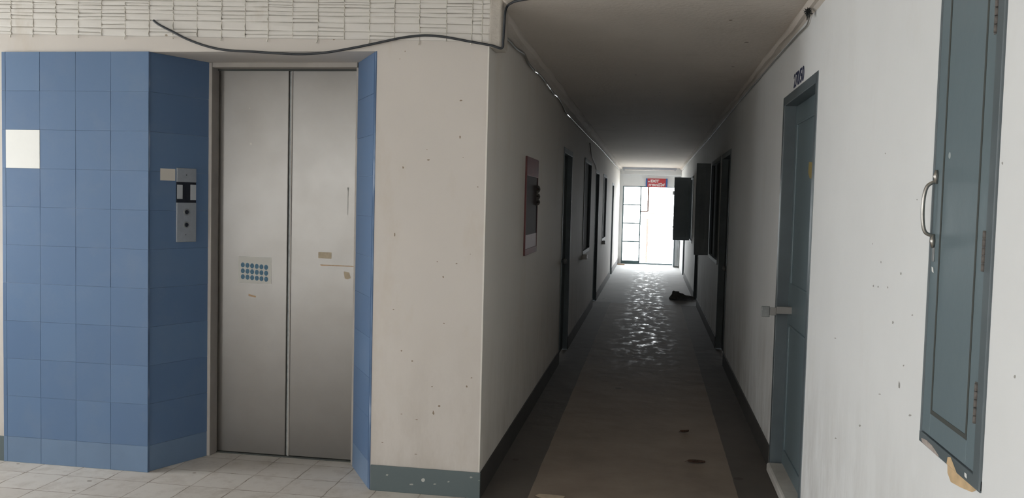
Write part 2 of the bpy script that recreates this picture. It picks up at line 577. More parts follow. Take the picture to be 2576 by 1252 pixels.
o = wall_x(XR, XR + TH, YB, YE, 0, ZH, RIGHT_HOLES).build('wall_right', M['wall_right'])
wall_right = o
tag(o, 'long white painted wall on the right with grey-green doors and windows', 'wall', kind='structure')
mb = wall_x(XL - TH, XL, YL + 0.40, YE, 0, ZH, LEFT_HOLES)
mb.box(XL - 0.008, XL, YF + 0.0004, YL + 0.40, 0, ZH)
o = mb.build('wall_left', M['wall_corr'])
tag(o, 'dim off-white wall along the left of the corridor', 'wall', kind='structure')

# lobby front wall: white left end, strip over the lift, pillar on the corner
XA, XB = -2.643, -1.390        # lift recess at the wall face
XC, XD = -2.487, -1.603        # lift recess at the lift frame
YL, YD = 4.59, 4.66            # lift frame, lift doors
ZT = 2.245                     # top of tiles and recess
mb = MB()
mb.prism([(XO - 0.2, YF), (XA, YF), (XC, YL), (XC, YL + 0.4), (XO - 0.2, YL + 0.4)], 0, ZH)
mb.prism([(XB, YF), (XL - 0.008, YF), (XL - 0.008, YL + 0.4), (XD, YL + 0.4), (XD, YL)], 0, ZH)
mb.prism([(XA, YF), (XB, YF), (XD, YL), (XD, YL + 0.4), (XC, YL + 0.4), (XC, YL)], ZT, ZH)
mb.box(XC, XD, YD + 0.06, YL + 0.4, 0, ZT)
o = mb.build('wall_front', M['wall_lobby'])
wall_front = o
tag(o, 'cream painted wall around the elevator with speckled corner pillar', 'wall', kind='structure')

o = wall_x(XO - 0.2, XO, YB, YF, 0, ZH, OPENS).build('wall_side', M['wall_lobby'])
tag(o, 'white parapet wall of the open side of the lobby', 'wall', kind='structure')
o = MB().box(XO - 0.2, BACK[0], YB - 0.2, YB, 0, ZH).box(BACK[1], XR + TH, YB - 0.2, YB, 0, ZH).box(BACK[0], BACK[1], YB - 0.2, YB, 0, BACK[2]).box(BACK[0], BACK[1], YB - 0.2, YB, BACK[3], ZH).build('wall_back', M['wall_lobby'])
tag(o, 'white wall closing the lobby behind the viewer', 'wall', kind='structure')
o = MB().box(XO - 0.2, XR + TH, YB - 0.2, YF - 0.34, ZH, ZH + 0.15).box(XO - 0.2, -0.752, YF - 0.34, YF, ZH, ZH + 0.15).build('ceiling_lobby', M['lobby_ceil'])
tag(o, 'white lobby ceiling', 'ceiling', kind='structure')
o = MB().box(XO - 0.2, XR + TH, YB - 0.2, YF, -0.12, 0).box(XA, XB, YF, YD + 0.06, -0.12, 0).build('floor_lobby', M['floor'])
tag(o, 'pale square cement tiles of the lobby floor', 'floor', kind='structure')
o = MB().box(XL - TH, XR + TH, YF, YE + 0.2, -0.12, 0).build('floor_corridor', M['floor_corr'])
tag(o, 'dark worn cement floor of the corridor with shiny patches', 'floor', kind='structure')

# corridor ceiling with a soft rounded lip at the lobby end
mb = MB()
mb.prism([(-0.752, YF - 0.34), (XR + TH, YF - 0.34), (XR + TH, YE + 0.2), (XL - TH, YE + 0.2), (XL - TH, YF), (-0.752, YF)], ZC, ZH + 0.15)
o = mb.build('ceiling_corridor', M['ceil'], bevel=0.03, seg=4)
tag(o, 'stained stippled ceiling of the corridor', 'ceiling', kind='structure')


def cove(name, xw, sgn, y0, y1, zb, depth, mat, label):
    """uneven plaster cove in the angle of wall and ceiling"""
    ny = 160
    prof = [(0.0, zb), (0.35, zb + 0.012), (0.8, ZC - 0.035), (1.0, ZC - 0.012), (1.0, ZC + 0.01)]
    mb = MB()
    rows = []
    for i in range(ny + 1):
        y = y0 + (y1 - y0) * i / ny
        row = []
        for k, (u, z) in enumerate(prof):
            j = mnoise.noise(Vector((y * 2.3, k * 3.1, sgn * 5))) * 0.012
            row.append((xw + sgn * (u * depth + (j if k else -0.004)), y, z + (j if k < 4 else 0)))
        rows.append(row)
    for a, c in zip(rows, rows[1:]):
        for k in range(len(prof) - 1):
            q = [a[k], a[k + 1], c[k + 1], c[k]]
            mb.quad(q if sgn < 0 else q[::-1], 0, True)
    o = mb.build(name, mat)
    tag(o, label, 'cornice', kind='structure')


cove('trim_1', XL, 1, YF + 0.16, YE, 2.415, 0.055, M['ceil'], 'uneven plaster cove along the left of the corridor ceiling')
cove('trim_2', XR, -1, YF - 0.33, YE, 2.425, 0.04, M['ceil'], 'uneven plaster cove along the right of the corridor ceiling')

# rough plaster nib where the lobby beam ends at the corridor mouth
mb = MB().box(XL - 0.004, -0.752, YF - 0.012, YF + 0.17, 2.262, ZH)
o = mb.build('trim_3', M['plaster'], bevel=0.012, seg=3)
tag(o, 'rough grey plaster beam end above the corner pillar', 'beam', kind='structure')

# chips and stains that stay on the walls
def marks(parent, axis, val, spots_px, mat, seed):
    rm = random.Random(seed)
    mb = MB()
    for (x, y, w_, h_) in spots_px:
        k = 9
        ph = rm.uniform(0, 6)
        pts = []
        for i in range(k):
            a = 2 * math.pi * i / k + ph
            q = rm.uniform(0.5, 0.95)
            pts.append(at(x + math.cos(a) * w_ / 2 * q, y + math.sin(a) * h_ / 2 * q, axis, val))
        mb.quad(pts)
    return mb.build('chip_marks', mat, parent)


# skirtings
o = MB().box(XB + 0.004, XL + 0.006, YF - 0.012, YF, 0, 0.132).build('baseboard_left', M['skirt'], bevel=0.002)
side = MB().box(XL, XL + 0.008, YF, 8.02, 0, 0.128).box(XL, XL + 0.008, 8.9, 12.7, 0, 0.128).box(XL, XL + 0.008, 13.58, 18.15, 0, 0.128).box(XL, XL + 0.008, 18.95, YE, 0, 0.128)
side.build('corridor_skirting', M['skirt_dark'], o)
marks(o, 'y', YF - 0.0126, [(974, 1194, 10, 6), (1185, 1200, 9, 6), (1128, 1211, 9, 5), (1094, 1217, 11, 4), (1035, 1218, 16, 5), (1205, 1208, 5, 4)], M['chip_grey'], 6)
tag(o, 'chipped dark grey-green skirting round the pillar and left corridor wall', 'baseboard', kind='structure')
o = MB().box(XR - 0.008, XR, 5.13, 8.39, 0, 0.128).box(XR - 0.008, XR, 9.42, 13.3, 0, 0.128).box(XR - 0.008, XR, 14.3, 18.6, 0, 0.128).box(XR - 0.008, XR, YB, 4.1, 0, 0.128).build('baseboard_right', M['skirt_dark'], bevel=0.002)
tag(o, 'dark grey-green skirting of the right wall', 'baseboard', kind='structure')
o = MB().box(XO, -3.495, YF - 0.012, YF, 0, 0.137).build('baseboard_front', M['skirt'], bevel=0.002)
tag(o, 'grey skirting left of the blue tiles', 'baseboard', kind='structure')

marks(wall_front, 'y', YF - 0.0006, [(1159, 253, 11, 5), (1157, 344, 5, 11), (1078, 402, 8, 5), (1014, 421, 5, 7), (1202, 470, 5, 4), (1074, 376, 5, 2), (1100, 658, 5, 3), (1148, 663, 7, 3), (1115, 696, 5, 6), (1117, 813, 7, 4), (990, 778, 6, 3), (1010, 882, 6, 4), (1037, 908, 8, 5), (1186, 950, 6, 4), (1174, 972, 5, 7), (1105, 1021, 8, 6), (1090, 1038, 6, 13), (1087, 972, 6, 3), (1048, 1055, 8, 3), (1010, 1041, 6, 3), (962, 1112, 8, 3), (1046, 1142, 8, 3), (840, 99, 6, 5), (1019, 129, 4, 4), (1006, 148, 3, 3), (993, 590, 4, 13), (1183, 639, 3, 3), (1165, 396, 3, 3)], M['mark_brown'], 4)
marks(wall_right, 'x', XR - 0.0006, [(2227, 386, 3, 5), (2216, 659, 4, 8), (2195, 613, 3, 5), (2266, 688, 5, 8), (2197, 719, 5, 9), (2209, 721, 5, 6), (2233, 723, 4, 8), (2295, 792, 6, 4), (2246, 811, 5, 10), (2101, 850, 7, 4), (2273, 919, 5, 6), (2262, 968, 5, 26), (2213, 991, 7, 3), (2552, 947, 6, 12), (2163, 1070, 7, 7), (2102, 1102, 6, 5), (2307, 502, 4, 4), (2289, 1044, 9, 6), (2521, 410, 4, 9)], M['mark_grey'], 5)
# ------------------------------------------------------------------ blue tile cladding
TP = 0.2085
tile_root = empty('wall_tiled', (XA, YF, 0), 'blue glazed tile cladding left of and inside the elevator recess', 'tiled wall', kind='structure')
rnd = random.Random(3)


def clad(p0, p1, nrm, cuts, zs, skip=(), thick=0.012, back=0.012, name='tile_face'):
    """tiles on the vertical plane from p0 to p1 (xy), outward normal nrm; cuts along it in metres"""
    p0, p1, nrm = Vector((*p0, 0)), Vector((*p1, 0)), Vector((*nrm, 0)).normalized()
    d = (p1 - p0).normalized()
    mb = MB()
    up = Vector((0, 0, 1))

    def slab(a, c, z0, z1, lo, hi, m, tilt=(0, 0)):
        i = len(mb.v)
        for h in (0, 1):
            for (u, z) in ((a, z0), (c, z0), (c, z1), (a, z1)):
                t = 0
                if h:
                    t = tilt[0] * (1 if u == c else -1) + tilt[1] * (1 if z == z1 else -1)
                mb.v.append(tuple(p0 + d * u + up * z + nrm * ((hi + t) if h else lo)))
        for q in ((4, 5, 6, 7), (0, 1, 5, 4), (1, 2, 6, 5), (2, 3, 7, 6), (3, 0, 4, 7)):
            mb.f.append(tuple(i + k for k in q))
            mb.m.append(m)
            mb.sm.append(False)
    L = (p1 - p0).length
    slab(0, L, 0, zs[-1], 0.0, back + 0.0012, 1)
    for ci in range(len(cuts) - 1):
        for zi in range(len(zs) - 1):
            if (ci, zi) in skip:
                continue
            g_ = 0.0006
            slab(cuts[ci] + g_, cuts[ci + 1] - g_, zs[zi] + g_, zs[zi + 1] - g_, back - 0.002, back + 0.0035,
                 2 if zi == 0 else 0, (rnd.uniform(-.0005, .0005), rnd.uniform(-.0005, .0005)))
    return mb.build(name, [M['tile'], M['grout'], M['tile_skirt']], tile_root, bevel=0.0008)


zs = [0, 0.142, 0.165 + 0.204] + [ZT - TP * k for k in range(8, -1, -1)]
xs0 = -3.497
cuts = [0, 0.023, 0.229, 0.4415, 0.6475, XA - xs0 + 0.012]
f1 = clad((xs0, YF), (XA + 0.012, YF), (0, -1), cuts, zs, skip={(1, len(zs) - 4)}, name='tile_face')
wz0, wz1 = zs[-4], zs[-3]
mb = MB().box(xs0 + 0.024, xs0 + 0.228, YF - 0.0165, YF - 0.010, wz0 + 0.001, wz1 - 0.001)
tag(mb.build('white_tile', M['white_tile'], tile_root, bevel=0.001), 'single plain white tile among the blue ones')
ll = math.hypot(XC - XA, YL - YF)
clad((XA, YF), (XC, YL), (YL - YF, -(XC - XA)), [0, ll], zs, back=0.004, name='tile_reveal')
clad((XD, YL), (XB, YF), (-(YL - YF), -(XB - XD)), [0, ll], zs, back=0.004, name='tile_reveal')

# ------------------------------------------------------------------ elevator
lift = empty('elevator_door', ((XC + XD) / 2, YD, 0), 'scuffed two-panel stainless steel elevator door in the blue-tiled recess', 'elevator door')
fr_ = MB()
fr_.box(XC - 0.002, XC + 0.022, YL - 0.01, YD + 0.05, 0, ZT - 0.0)
fr_.box(XD - 0.022, XD + 0.002, YL + 0.01, YD + 0.05, 0, ZT)
fr_.box(XC + 0.022, XD - 0.01, YL - 0.008, YD + 0.05, 2.218, ZT + 0.002)
fr_.build('frame', M['frame_steel'], lift, bevel=0.003)
MB().box(XC + 0.022, XD - 0.022, YD - 0.012, YD + 0.045, 2.209, 2.218).build('door_track', M['groove'], lift)  # near-black strip painting in the dark gap under the header
MB().box(XC + 0.022, XD - 0.022, YD - 0.006, YD + 0.04, 0.0, 0.007).build('sill', M['groove'], lift, bevel=0.002)  # near-black strip painting in the dark gap below the panels
XM = -2.037
p1 = MB().box(XC + 0.024, XM - 0.004, YD, YD + 0.03, 0.008, 2.213).build('door_panel', M['stainless'], lift, bevel=0.004)
p2 = MB().box(XM + 0.012, XD - 0.024, YD + 0.004, YD + 0.034, 0.008, 2.213).build('door_panel', M['stainless'], lift, bevel=0.004)
MB().box(XM - 0.003, XM + 0.011, YD + 0.010, YD + 0.04, 0.008, 2.213).build('edge_seal', M['steel_dull'], lift)
MB().box(XM + 0.011, XM + 0.017, YD - 0.001, YD + 0.006, 0.008, 2.213).build('edge_strip', M['frame_steel'], p2)
# sticker of printed dots
s_ = MB().box(-2.337, -2.136, YD - 0.0012, YD, 1.000, 1.152)
s_.m = [0] * len(s_.f)
for r in range(3):
    for k in range(6):
        cx_, cz_ = -2.310 + k * 0.0285 + r * 0.0005, 1.104 - r * 0.034 - k * 0.0018
        seg = 14
        pts = [(cx_ + 0.0122 * math.cos(2 * math.pi * i / seg), YD - 0.0020, cz_ + 0.0145 * math.sin(2 * math.pi * i / seg)) for i in range(seg)]
        s_.quad(pts[::1], 1)
st = s_.build('sticker', [M['sticker'], M['dot_blue']], p1)
tag(st, 'worn sticker with three rows of blue-green dots')
MB().quad([(-2.274, YD - 0.001, 0.938), (-2.228, YD - 0.001, 0.927), (-2.230, YD - 0.001, 0.919), (-2.273, YD - 0.001, 0.926)]).build('tape_mark', M['rusty_tape'], p1)
MB().box(-1.856, -1.778, YD + 0.0025, YD + 0.004, 1.158, 1.193).build('label_plate', M['tan'], p2)
MB().quad([(-1.846, YD + 0.003, 1.123), (-1.640, YD + 0.003, 1.121), (-1.640, YD + 0.003, 1.117), (-1.790, YD + 0.003, 1.117), (-1.838, YD + 0.003, 1.115)]).build('tape_mark', M['rusty_tape'], p2)
MB().quad([(-1.704, YD + 0.003, 1.088), (-1.672, YD + 0.003, 1.084), (-1.662, YD + 0.003, 1.052), (-1.680, YD + 0.003, 1.044), (-1.698, YD + 0.003, 1.048)]).build('tape_mark', M['tan'], p2)
MB().quad([(-1.690, YD + 0.003, 1.562), (-1.681, YD + 0.003, 1.562), (-1.6835, YD + 0.003, 1.535), (-1.6845, YD + 0.003, 1.408), (-1.6862, YD + 0.003, 1.408), (-1.6862, YD + 0.003, 1.535)]).build('scratch', M['scratch'], p2)

# call panel on the left splay
dS = Vector((XC - XA, YL - YF, 0)).normalized()
nS = Vector((dS.y, -dS.x, 0))
oS = Vector((XA, YF, 0)) + nS * 0.0075


def on_splay(px, py):
    """photo pixel measured on the left splay: (distance along it, height)"""
    d = rr * ((px - 1288) / F_PX) - uu * ((py - 626) / F_PX) + fwd
    e = Vector((0, 0, EYE))
    t = (oS - e).dot(nS) / d.dot(nS)
    q = e + d * t
    return (q - oS).dot(dS), q.z


def slab_s(mb, u0, u1, z0, z1, h0, h1, m=0):
    i = len(mb.v)
    for h in (h0, h1):
        for (u, z) in ((u0, z0), (u1, z0), (u1, z1), (u0, z1)):
            mb.v.append(tuple(oS + dS * u + nS * h + Vector((0, 0, z))))
    for q in ((3, 2, 1, 0), (4, 5, 6, 7), (0, 1, 5, 4), (1, 2, 6, 5), (2, 3, 7, 6), (3, 0, 4, 7)):
        mb.f.append(tuple(i + k for k in q))
        mb.m.append(m)
        mb.sm.append(False)
    return mb


def px_slab(x0, y0, x1, y1, h0, h1):
    u0, za = on_splay(x0, (y0 + y1) / 2)
    u1, zb = on_splay(x1, (y0 + y1) / 2)
    um, zt = on_splay((x0 + x1) / 2, y0)
    um, zl = on_splay((x0 + x1) / 2, y1)
    return slab_s(MB(), u0, u1, zl, zt, h0, h1)


cu, cz = on_splay(467, 515)
call = empty('elevator_call_panel', oS + dS * cu + Vector((0, 0, cz)), 'tall metal call button panel with black indicator on the shaded blue tiles', 'call panel')
px_slab(443, 423, 492, 458, 0, 0.008).build('top_plate', M['alu'], call, bevel=0.002)
px_slab(443, 457.5, 491.5, 511, 0, 0.006).build('indicator', M['black_gloss'], call, bevel=0.001)
px_slab(443.5, 464.5, 457, 500, 0.006, 0.009).build('indicator_window', M['alu_light'], call, bevel=0.001)
px_slab(477, 464.5, 491, 503, 0.006, 0.009).build('indicator_window', M['alu_light'], call, bevel=0.001)
px_slab(442, 509.5, 491, 608, 0, 0.010).build('button_plate', M['alu'], call, bevel=0.002)
for (bx, by) in ((466, 533), (465.5, 565)):
    u, z = on_splay(bx, by)
    c0 = oS + dS * u + Vector((0, 0, z))
    b_ = MB().tube([c0 + nS * 0.0095, c0 + nS * 0.013, c0 + nS * 0.0132], [0.0185, 0.0185, 0.0165], 20)
    bt = b_.build('button', M['steel_dull'], call)
    MB().tube([c0 + nS * 0.013, c0 + nS * 0.0165], [0.012, 0.0105], 18).build('button_cap', M['black_gloss'], bt)
for (bx, by) in ((467, 440), (464.5, 590)):
    u, z = on_splay(bx, by)
    c0 = oS + dS * u + Vector((0, 0, z))
    MB().tube([c0 + nS * 0.007, c0 + nS * (0.0105 if by > 500 else 0.0088)], [0.004, 0.003], 12).build('screw', M['groove'], call)
u0, z0 = on_splay(420, 438)
nt_ = px_slab(403, 424, 440.5, 454, 0.0, 0.0015)
tag(nt_.build('paper_notice', M['card'], origin=oS + dS * u0 + Vector((0, 0, z0))), 'small blank cream card stuck on the tiles beside the call panel', 'notice')

# ------------------------------------------------------------------ bamboo slat band over the lift wall
band = empty('bamboo_blind', (-2.2, YF, 2.33), 'white-painted bamboo slat blind tied with cords above the elevator', 'bamboo blind')
cord_px = [24, 80, 137, 194, 252, 312, 372, 433, 493, 555, 614, 672, 734, 798, 864, 928, 991, 1054, 1122, 1187, 1212]
cord_x = [at(p, 60, 'y', YF - 0.02).x for p in cord_px]
edges_x = [-5.1 + 0.138 * i for i in range(60)]
edges_x = [e for e in edges_x if e < cord_x[0] - 0.08] + cord_x + [XL + 0.002]
row_h = [0.038, 0.044, 0.034, 0.020, 0.022, 0.026, 0.020, 0.026, 0.020, 0.024, 0.022, 0.026, 0.022]
rb = random.Random(11)
mb = MB()
SL = -0.0205


def band_z(x, z):
    return z + SL * (x + 3.5)


z = 2.343
for ri, h in enumerate(row_h):
    for x0, x1 in zip(edges_x, edges_x[1:]):
        jz0, jz1 = rb.uniform(-.0022, .0022), rb.uniform(-.0022, .0022)
        dep = rb.uniform(0.0085, 0.0125)
        split = rb.random() < 0.32 and h > 0.024
        bands = [(z, z + h)] if not split else [(z, z + h * rb.uniform(.35, .6)), None]
        if split:
            bands[1] = (bands[0][1], z + h)
        for (a, c_) in bands:
            prof = [(0.0, 0.05), (0.05, 0.62), (0.22, 0.95), (0.55, 1.0), (0.86, 0.86), (0.97, 0.55), (1.0, 0.05)]
            nx_ = 5
            d2 = dep * rb.uniform(0.85, 1.05)
            grid = []
            for i in range(nx_ + 1):
                x = x0 + (x1 - x0) * i / nx_ + (0.0012 if i == 0 else -0.0012 if i == nx_ else 0)
                col = []
                for (u, k) in prof:
                    zz = a + (c_ - a) * u + jz0 + (jz1 - jz0) * i / nx_
                    en = 0.88 if i in (0, nx_) else 1.0
                    col.append((x, YF - 0.001 - d2 * k * en - mnoise.noise(Vector((x * 9, zz * 60, ri))) * 0.0015 * (k > .1), band_z(x, zz)))
                grid.append(col)
            for A, B in zip(grid, grid[1:]):
                for k in range(len(prof) - 1):
                    mb.quad([A[k], B[k], B[k + 1], A[k + 1]], 0, True)
    z += h
z_top = z
mb.build('slats', M['bamboo'], band)
for i, x in enumerate(cord_x):
    pts = []
    zz = 2.340
    for h in row_h:
        for (u, k) in ((0.05, 0.35), (0.45, 1.06)):
            pts.append((x + rb.uniform(-.002, .002), YF - 0.002 - 0.0112 * k, band_z(x, zz + h * u)))
        zz += h
    if i % 2 == 1 or rb.random() < 0.2:     # hanging tie end
        dz = rb.uniform(0.012, 0.022)
        pts = [(x - rb.uniform(-.004, .010), YF - 0.012, band_z(x, 2.343 - dz)), (x - 0.001, YF - 0.014, band_z(x, 2.343 - dz * .5))] + pts
        rad = [0.0042, 0.0036] + [0.0020] * (len(pts) - 2)
    else:
        rad = 0.0020
    MB().tube(pts, rad, 6).build('tie_cord', M['cord'], band)

# ------------------------------------------------------------------ loose cables
YW = YF - 0.026
pts = [at(x, y, 'y', YW) for x, y in [(386, 51), (400, 62), (435, 80), (470, 98), (520, 116), (570, 126), (640, 130), (700, 134), (760, 136), (820, 132), (880, 122), (940, 110), (1000, 97), (1040, 91), (1075, 89), (1120, 93), (1180, 104), (1235, 114)]]
pts += [at(1262, 121, 'y', YF - 0.022), at(1266, 100, 'y', YF - 0.020), at(1268, 68, 'y', YF - 0.02), at(1271, 30, 'y', YF - 0.02)]
for (x, y) in ((1277, 15), (1288, 7), (1302, 2), (1345, -5), (1400, -12)):
    d = rr * ((x - 1288) / F_PX) - uu * ((y - 626) / F_PX) + fwd
    pts.append(Vector((d.x, d.y, d.z)) * ((ZC - 0.007 - EYE) / d.z) + Vector((0, 0, EYE)))
sp_ = spline(pts, 6)
cab = MB().tube(sp_, 0.0062, 8).build('cable', M['black'], origin=sp_[0])
tag(cab, 'slack black cable sagging across the wall above the elevator', 'cable')

XCL = XL + 0.018
pl = [(1271, 93), (1284, 105), (1298, 121), (1317, 134), (1323, 146), (1330, 160), (1343, 176), (1352, 183), (1362, 193), (1372, 206), (1384, 223), (1392, 234), (1402, 243), (1412, 258), (1424, 283), (1434, 294), (1452, 313), (1470, 332), (1486, 349), (1500, 362), (1524, 388)]
pts = [at(x, y, 'x', XCL) for x, y in pl]
pts[0].y += 0.0
e = pts[-1]
pts.append(Vector((XCL, 22.2, 2.36)))
sp_ = spline(pts, 5)
cl = empty('ceiling_cable', pts[0], 'dark wavy cable with shiny stretches along the left corridor cove', 'cable')
MB().tube(sp_, 0.008, 7).build('sheath', M['grey_pvc'], cl)
for a, b_ in ((1343, 1352), (1370, 1377), (1391, 1402), (1420, 1432)):
    i0 = min(range(len(pl)), key=lambda i: abs(pl[i][0] - a))
    i1 = max(i0 + 1, min(range(len(pl)), key=lambda i: abs(pl[i][0] - b_)))
    MB().tube(sp_[i0 * 5:i1 * 5 + 1], 0.0098, 8).build('shiny_sleeve', M['silver_tape'], cl)

XCR = XR - 0.010
pl = [(2058, -6), (2050, 6), (2044, 22), (2036, 44), (2032, 58), (2026, 68), (2008, 86), (1990, 106), (1972, 126), (1940, 162), (1905, 203), (1870, 243), (1840, 280), (1815, 311)]
pts = [at(x, y, 'x', XCR) for x, y in pl] + [Vector((XCR, 12.0, 2.395)), Vector((XCR, 16, 2.41)), Vector((XCR, 22, 2.38))]
sp_ = spline(pts, 5)
o = MB().tube(sp_, 0.0038, 7).build('ceiling_cable', M['grey_pvc'], origin=pts[0])
tag(o, 'thin grey cable running along the right corridor cove', 'cable')
pts = [at(1484, 360, 'x', XL + 0.015), at(1488, 390, 'x', XL + 0.012), at(1497, 412, 'x', XL + 0.012), at(1500, 426, 'x', XL + 0.012)]
sp_ = spline(pts, 6)
o = MB().tube(sp_, 0.007, 6).build('drop_cable', M['grey_pvc'], origin=sp_[0])
tag(o, 'short cable dropping from the left cove to the door frame', 'cable')

# dark tangle in the corner of the cove
c0 = at(2033, 29, 'x', XR - 0.035)
rc = random.Random(5)
tan_root = empty('fibre_tangle', c0, 'sooty tangle of fibres stuck in the cove above the right door', 'tangle')
mb = MB()
for k in range(150):
    a = Vector((rc.gauss(0, .45), rc.gauss(0, .8), rc.gauss(0, .8)))
    a.normalize()
    L = rc.uniform(0.008, 0.027)
    p = [c0 + a * 0.002, c0 + a * L * 0.5 + Vector((0, rc.uniform(-.008, .008), rc.uniform(-.008, .008))), c0 + a * L]
    mb.tube(p, [0.0030, 0.0022, 0.0006], 4)
mb.build('fibres', M['nest'], tan_root)
mb = MB()
for k in range(9):
    a = c0 + Vector((rc.uniform(-.01, .01), rc.uniform(-.02, .02), rc.uniform(-.02, .02)))
    mb.tube([a, a + Vector((0, rc.uniform(-.015, .015), -0.012 - 0.012 * rc.random()))], [0.003, 0.001], 5)
mb.build('strands', M['nest'], tan_root)


# ------------------------------------------------------------------ doors
def door(name, wall_x0, sgn, y0, y1, z1, label, mat_leaf, mat_frame, depth=0.06, handle=None, hz=0.97, fw=0.05, extras=None):
    """frame and closed leaf in a wall hole; sgn: direction from the corridor into the wall"""
    r = empty(name, (wall_x0 + sgn * depth, (y0 + y1) / 2, 0), label, 'door', kind='structure')
    x0, x1 = wall_x0 - sgn * 0.004, wall_x0 + sgn * (TH - 0.01)
    f = MB()
    f.box(x0, x1, y0, y0 + fw, 0, z1)
    f.box(x0, x1, y1 - fw, y1, 0, z1)
    f.box(x0, x1, y0 + fw, y1 - fw, z1 - fw, z1)
    f.build('frame', mat_frame, r, bevel=0.003)
    lf = MB().box(wall_x0 + sgn * depth, wall_x0 + sgn * (depth + 0.04), y0 + fw + 0.002, y1 - fw - 0.002, 0.008, z1 - fw - 0.002).build('leaf', mat_leaf, r, bevel=0.002)
    if handle is not None:
        hy = handle
        xa = wall_x0 + sgn * depth
        h = MB()
        h.tube([(xa, hy, hz), (xa - sgn * 0.05, hy, hz), (xa - sgn * 0.055, hy, hz)], [0.011, 0.010, 0.022], 12)
        h.tube([(xa - sgn * 0.055, hy, hz), (xa - sgn * 0.07, hy, hz), (xa - sgn * 0.085, hy, hz), (xa - sgn * 0.09, hy, hz)], [0.022, 0.028, 0.022, 0.008], 14)
        h.build('knob', M['steel_dull'], lf)
    return r, lf


d1, leaf1 = door('door_1', XR, 1, 4.10, 5.13, 2.13, 'nearest grey-green door on the right with house number above', M['green'], M['green_dark'])
# rails and panels of the near leaf, sticker, worn mark
XLf = XR + 0.06
for (a, c_, z0, z1) in ((4.24, 4.99, 1.08, 1.98), (4.24, 4.99, 0.14, 0.86)):
    for q in ((a, c_, z1 - 0.012, z1), (a, c_, z0, z0 + 0.012), (a, a + 0.012, z0, z1), (c_ - 0.012, c_, z0, z1)):
        MB().box(XLf - 0.007, XLf + 0.002, *q).build('moulding', M['green'], leaf1, bevel=0.003)
p_ = MB().quad([(XLf - 0.001, 4.60, 1.745), (XLf - 0.001, 4.47, 1.735), (XLf - 0.001, 4.475, 1.655), (XLf - 0.001, 4.56, 1.660), (XLf - 0.001, 4.61, 1.69)])
tag(p_.build('sticker', M['yellow'], leaf1), 'faded yellow sticker')
# latch bar sticking out of the door edge into the corridor
lt = MB().box(0.624, 0.668, 4.944, 4.956, 0.902, 0.962)
lt.box(0.668, 0.704, 4.947, 4.953, 0.912, 0.956)
lt.box(0.704, 0.790, 4.942, 4.958, 0.922, 0.962)
lt.m = [0] * 6 + [1] * 6 + [1] * 6
lo_ = lt.build('latch_bar', [M['steel_dull'], M['latch']], leaf1, bevel=0.003)
tag(lo_, 'pale grey latch bar jutting into the corridor')
MB().box(0.700, 0.85, 4.10, 5.06, 0.0, 0.055).build('threshold', M['concrete'], d1, bevel=0.012)

door('door_2', XR, 1, 8.39, 9.42, 2.06, 'dark door on the right before the open shutters', M['door_dark'], M['door_dark'], handle=8.52, hz=0.92)
door('door_3', XR, 1, 13.30, 14.30, 2.06, 'dark door on the right beyond the first open shutter', M['door_dark'], M['door_dark'])
door('door_4', XR, 1, 18.6, 19.5, 2.03, 'last dark door on the right near the bright end', M['door_dark'], M['door_dark'])
door('door_5', XL, -1, 8.02, 8.90, 2.03, 'first dark door on the left past the red cabinet', M['door_dark'], M['door_dark'], handle=8.14, hz=0.96, depth=0.045)
door('door_6', XL, -1, 12.70, 13.58, 2.02, 'second dark door on the left halfway down the corridor', M['door_dark'], M['door_dark'], depth=0.045)
door('door_7', XL, -1, 18.15, 18.95, 1.97, 'third dark door on the left near the bright end', M['door_dark'], M['door_dark'], depth=0.045)

# ------------------------------------------------------------------ near casement window on the right
W1 = (1.98, 2.41, 0.90, 2.30)
win = empty('window_1', (XR, 2.2, 0.9), 'grey-green closed casement window with pull handle on the right wall', 'window', kind='structure')
y0, y1, z0, z1 = W1
f = MB()
f.box(XR - 0.006, XR + 0.12, y0, y0 + 0.040, z0, z1)
f.box(XR - 0.0035, XR + 0.12, y1 - 0.010, y1, z0, z1)
f.box(XR - 0.006, XR + 0.12, y0 + 0.04, y1 - 0.012, z1 - 0.04, z1)
f.build('frame', M['green_dark'], win, bevel=0.003)
sl = MB().box(XR - 0.004, XR + 0.12, y0, y1, z0 - 0.002, z0 + 0.026)
s_o = sl.build('sill', M['green_dark'], win, bevel=0.002)
MB().quad([(XR - 0.0046, 2.39, z0 + 0.010), (XR - 0.0046, 2.345, z0 + 0.016), (XR - 0.0046, 2.30, z0 + 0.014), (XR - 0.0046, 2.245, z0 + 0.003), (XR - 0.0046, 2.25, z0 - 0.001), (XR - 0.0046, 2.38, z0 + 0.001)]).build('flaked_patch', M['bare_wood'], s_o)
MB().quad([(XR - 0.0046, 2.185, z0 + 0.018), (XR - 0.0046, 2.165, z0 + 0.024), (XR - 0.0046, 2.12, z0 + 0.0), (XR - 0.0046, 2.19, z0 + 0.0)]).build('rust_streak', M['rust'], s_o)
MB().quad([(XR - 0.0046, 2.072, z0 + 0.016), (XR - 0.0046, 2.058, z0 + 0.016), (XR - 0.0046, 2.055, z0 + 0.006), (XR - 0.0046, 2.070, z0 + 0.007)]).build('paint_chip', M['chip'], s_o)
